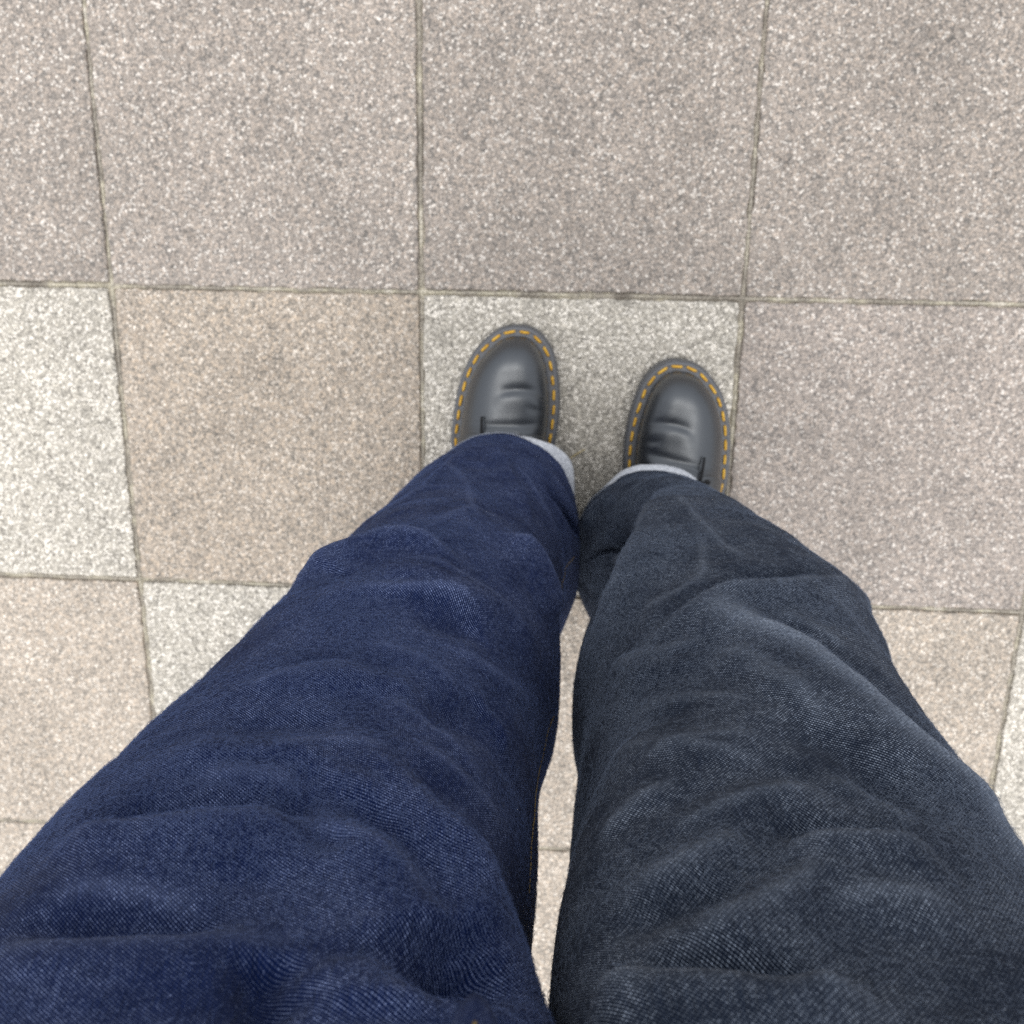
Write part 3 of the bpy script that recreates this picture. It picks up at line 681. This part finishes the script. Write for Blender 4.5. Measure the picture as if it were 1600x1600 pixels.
    W = offset(O, -.0062); cw = np.concatenate([W, W[:1]]); cs = np.concatenate([[0], np.cumsum(np.linalg.norm(np.diff(cw, axis=0), axis=1))])
    ns = 42; rs = random.Random(ns + mirror)
    for k in range(ns):
        s0 = (k + .5) / ns * cs[-1]; at = lambda s: np.array([np.interp(s % cs[-1], cs, cw[:, c]) for c in (0, 1)])
        p, t = at(s0), at(s0 + .003) - at(s0 - .003)
        o = bpy.data.objects.new('stitch', stm); C.objects.link(o); o.parent = sh
        o.location = (p[0], p[1], .0331); o.rotation_euler = (0, 0, math.atan2(t[1], t[0]) + rs.uniform(-.05, .05)); o.scale = (rs.uniform(.9, 1.08), 1, 1)
    # tongue, quarters, laces
    def patch(nm, d0, d1, p0, p1, off, mt, front):
        nd, np_ = 40, 36; R_ = []
        for f in np.linspace(0, 1, nd):
            row = []
            for g in np.linspace(0, 1, np_):
                dd = d0 + front(g) * (1 - f) + (d1 - d0) * f
                row.append(upper(np.array([dd]), np.array([p0 + (p1 - p0) * g]), off)[0])
            R_.append(row)
        R_ = np.array(R_); low = []
        for g in range(np_):                               # turned-down front edge gives the piece its thickness
            e = R_[0, g].copy(); e[2] -= off * .95; e[1] += .0008; low.append(e)
        R_ = np.concatenate([np.array(low)[None], R_[0][None] * .5 + np.array(low)[None] * .5 + np.array([0, .0006, .0006]), R_], 0)
        if p1 < p0: R_ = R_[:, ::-1]
        return add(nm, grid_mesh(nm, R_[:, ::-1]), mt)
    patch('tongue', .092, .16, PI / 2 - .55, PI / 2 + .55, .0012, M['leather'], lambda g: .010 * (2 * g - 1) ** 2)
    patch('quarter', .097, .28, .05, PI / 2 - .26, .0028, M['leather'], lambda g: .022 * (1 - g) ** 2 + .006 * g ** 6)
    patch('quarter', .097, .28, PI - .05, PI / 2 + .26, .0028, M['leather'], lambda g: .022 * (1 - g) ** 2 + .006 * g ** 6)
    for k, dd in enumerate((.105, .119, .133)):
        pl = [upper(np.array([dd + .002 * math.sin(i / 8 * PI)]), np.array([PI / 2 + .52 - 1.04 * i / 8]), .0046 + .0012 * math.sin(i / 8 * PI))[0] for i in range(9)]
        add('lace', tube_mesh('lace', pl, .0017, 8), M['lace'])
        for an in (PI / 2 + .52, PI / 2 - .52):
            e = upper(np.array([dd]), np.array([an]), .0036)[0]
            V = []; F = []
            for i in range(14):
                a0 = 2 * PI * i / 14
                for j in range(6):
                    b0 = 2 * PI * j / 6; V.append((e[0] + (.0026 + .0008 * math.cos(b0)) * math.cos(a0), e[1] + (.0026 + .0008 * math.cos(b0)) * math.sin(a0), e[2] + .0008 * math.sin(b0)))
                    F.append((i * 6 + j, ((i + 1) % 14) * 6 + j, ((i + 1) % 14) * 6 + (j + 1) % 6, i * 6 + (j + 1) % 6))
            add('eyelet', mesh('eyelet', V, F), M['metal'])
    # two lace ends lying forward over the vamp
    for (a0, d0, d1, da) in ((PI / 2 + .30 * mx, .112, .080, .10 * mx), (PI / 2 - .22 * mx, .113, .097, -.14 * mx)):
        pl = [upper(np.array([d0 + (d1 - d0) * i / 7]), np.array([a0 + da * i / 7]), .0022 + .0035 * math.sin(PI * (i + 1) / 9))[0] for i in range(8)]
        add('lace_end', tube_mesh('lace_end', pl, .0016, 8, [1, 1, 1, 1, 1, .95, .9, .8]), M['lace'])
    return sh
make_shoe('shoe', 'black leather shoe under the indigo trouser leg', (-.0745, .219, 0), 0.0, False, 'L')
make_shoe('shoe', 'black leather shoe under the charcoal trouser leg', (.1300, .1840, 0), math.radians(-7), True, 'R')

# ------------------------------------------------------------------ body above and inside the clothes
def skin_obj(name, joints, edges, mat, root=0, sub_=2):
    me = bpy.data.meshes.new(name); me.from_pydata([j[0] for j in joints], edges, []); me.update()
    o = child(name, me, mat, person, smooth=False)
    sk = o.modifiers.new('skin', 'SKIN'); sk.use_smooth_shade = True
    for v, j in zip(me.skin_vertices[0].data, joints):
        v.radius = (j[1], j[2] if len(j) > 2 else j[1])
    me.skin_vertices[0].data[root].use_root = True
    s = o.modifiers.new('subdivision', 'SUBSURF'); s.levels = sub_; s.render_levels = sub_
    return o
J = [((0, -.025, .96), .135, .095), ((0, -.03, 1.08), .12, .09), ((0, -.04, 1.22), .13, .095), ((0, -.045, 1.36), .12, .085), ((0, -.03, 1.455), .06, .055), ((0, -.005, 1.52), .05),
     ((0, .02, 1.575), .062, .07), ((0, .035, 1.64), .075, .09), ((0, .03, 1.70), .06, .075)]
E_ = [(k, k + 1) for k in range(8)]
for s in (-1, 1):
    b = len(J)
    J += [((s * .085, -.02, .86), .085), ((s * .105, .0, .66), .07), ((s * .105, .02, .47), .052), ((s * .10, -.02, .28), .05), ((s * .10, -.03, .10), .034), ((s * .11, .02, .065), .03), ((s * .115, .07, .06), .026)]
    E_ += [(0, b)] + [(b + k, b + k + 1) for k in range(6)]
    c = len(J)
    if s > 0: arm = [(.17, -.045, 1.39), (.225, -.03, 1.25), (.25, .0, 1.16), (.17, .14, 1.15), (.095, .245, 1.145), (.07, .285, 1.14)]
    else: arm = [(-.17, -.045, 1.39), (-.24, -.07, 1.25), (-.27, -.13, 1.13), (-.245, -.16, 1.02), (-.22, -.175, .93), (-.215, -.18, .885)]
    J += [(p, a_, b_) for p, a_, b_ in zip(arm, (.052, .044, .04, .034, .026, .034), (.052, .044, .04, .034, .02, .014))]
    E_ += [(3, c)] + [(c + k, c + k + 1) for k in range(5)]
    h = c + 5
    hx, hy, hz = arm[5]
    R_ = (lambda x, y, z: (hx + x, hy + y, hz + z)) if s > 0 else (lambda x, y, z: (hx + z, hy + x, hz - y))
    for q, (dx, dy, L) in enumerate(((.018, .030, .030), (.006, .034, .034), (-.006, .034, .033), (-.018, .030, .027))):
        f = len(J)
        J += [(R_(dx, dy, 0), .0085), (R_(dx - .012, dy + L * .7, -.012), .0078), (R_(dx - .026, dy + L * .8, -.024), .007)]
        E_ += [(h, f), (f, f + 1), (f + 1, f + 2)]
    f = len(J)
    J += [(R_(-.022, -.013, .002), .010), (R_(-.04, .007, .006), .009), (R_(-.056, .023, .006), .0075)]
    E_ += [(h, f), (f, f + 1), (f + 1, f + 2)]
n0 = len(J)
J += [((0, .118, 1.632), .014, .012), ((0, .128, 1.622), .009, .008)]; E_ += [(7, n0), (n0, n0 + 1)]          # nose
for s in (-1, 1):
    J += [((s * .078, .03, 1.635), .012, .018)]; E_ += [(7, len(J) - 1)]                                         # ears
body = skin_obj('body', J, E_, M['skin'])
def ball(name, loc, sc, mat):
    bm = bmesh.new(); bmesh.ops.create_uvsphere(bm, u_segments=14, v_segments=8, radius=1)
    bmesh.ops.scale(bm, vec=sc, verts=bm.verts); bmesh.ops.translate(bm, vec=loc, verts=bm.verts)
    me = bpy.data.meshes.new(name); bm.to_mesh(me); bm.free(); child(name, me, mat, person)
for s in (-1, 1):
    ball('eye', (s * .030, .106, 1.655), (.012, .006, .006), M['hair'])
    ball('eyebrow', (s * .030, .106, 1.673), (.018, .006, .003), M['hair'])
ball('mouth', (0, .096, 1.592), (.022, .007, .005), NT('lip').set(Base_Color=(.42, .18, .15, 1), Roughness=0.5))
JS = [((0, -.010, .955), .240, .142), ((0, -.025, 1.10), .185, .122), ((0, -.04, 1.22), .165, .12), ((0, -.045, 1.36), .155, .11), ((0, -.03, 1.45), .085, .08)]
ES = [(k, k + 1) for k in range(4)]
for s in (-1, 1):
    c = len(JS)
    arm = [(.18, -.045, 1.38), (.23, -.03, 1.25), (.255, .0, 1.17), (.17, .14, 1.155), (.11, .225, 1.147)] if s > 0 else [(-.18, -.045, 1.38), (-.245, -.07, 1.25), (-.272, -.13, 1.13), (-.247, -.16, 1.02), (-.226, -.173, .95)]
    JS += [(p, a_) for p, a_ in zip(arm, (.072, .060, .056, .046, .036))]
    ES += [(3, c)] + [(c + k, c + k + 1) for k in range(4)]
skin_obj('sweater', JS, ES, M['knit'])
skin_obj('hair', [((0, -.005, 1.60), .055), ((0, -.005, 1.67), .082, .075), ((0, .02, 1.725), .072, .08), ((0, .06, 1.73), .05)], [(0, 1), (1, 2), (2, 3)], M['hair'])

# ------------------------------------------------------------------ small things on the slabs
st = link('straw', tube_mesh('straw', [(-.004, .066, .002), (.002, .071, .0028), (.010, .0765, .0026), (.016, .080, .0018)], .0008, 6, [.7, 1, 1, .6]), M['straw'])
tag(st, 'tiny pale straw lying on the pale slab between the two trouser hems', 'straw')
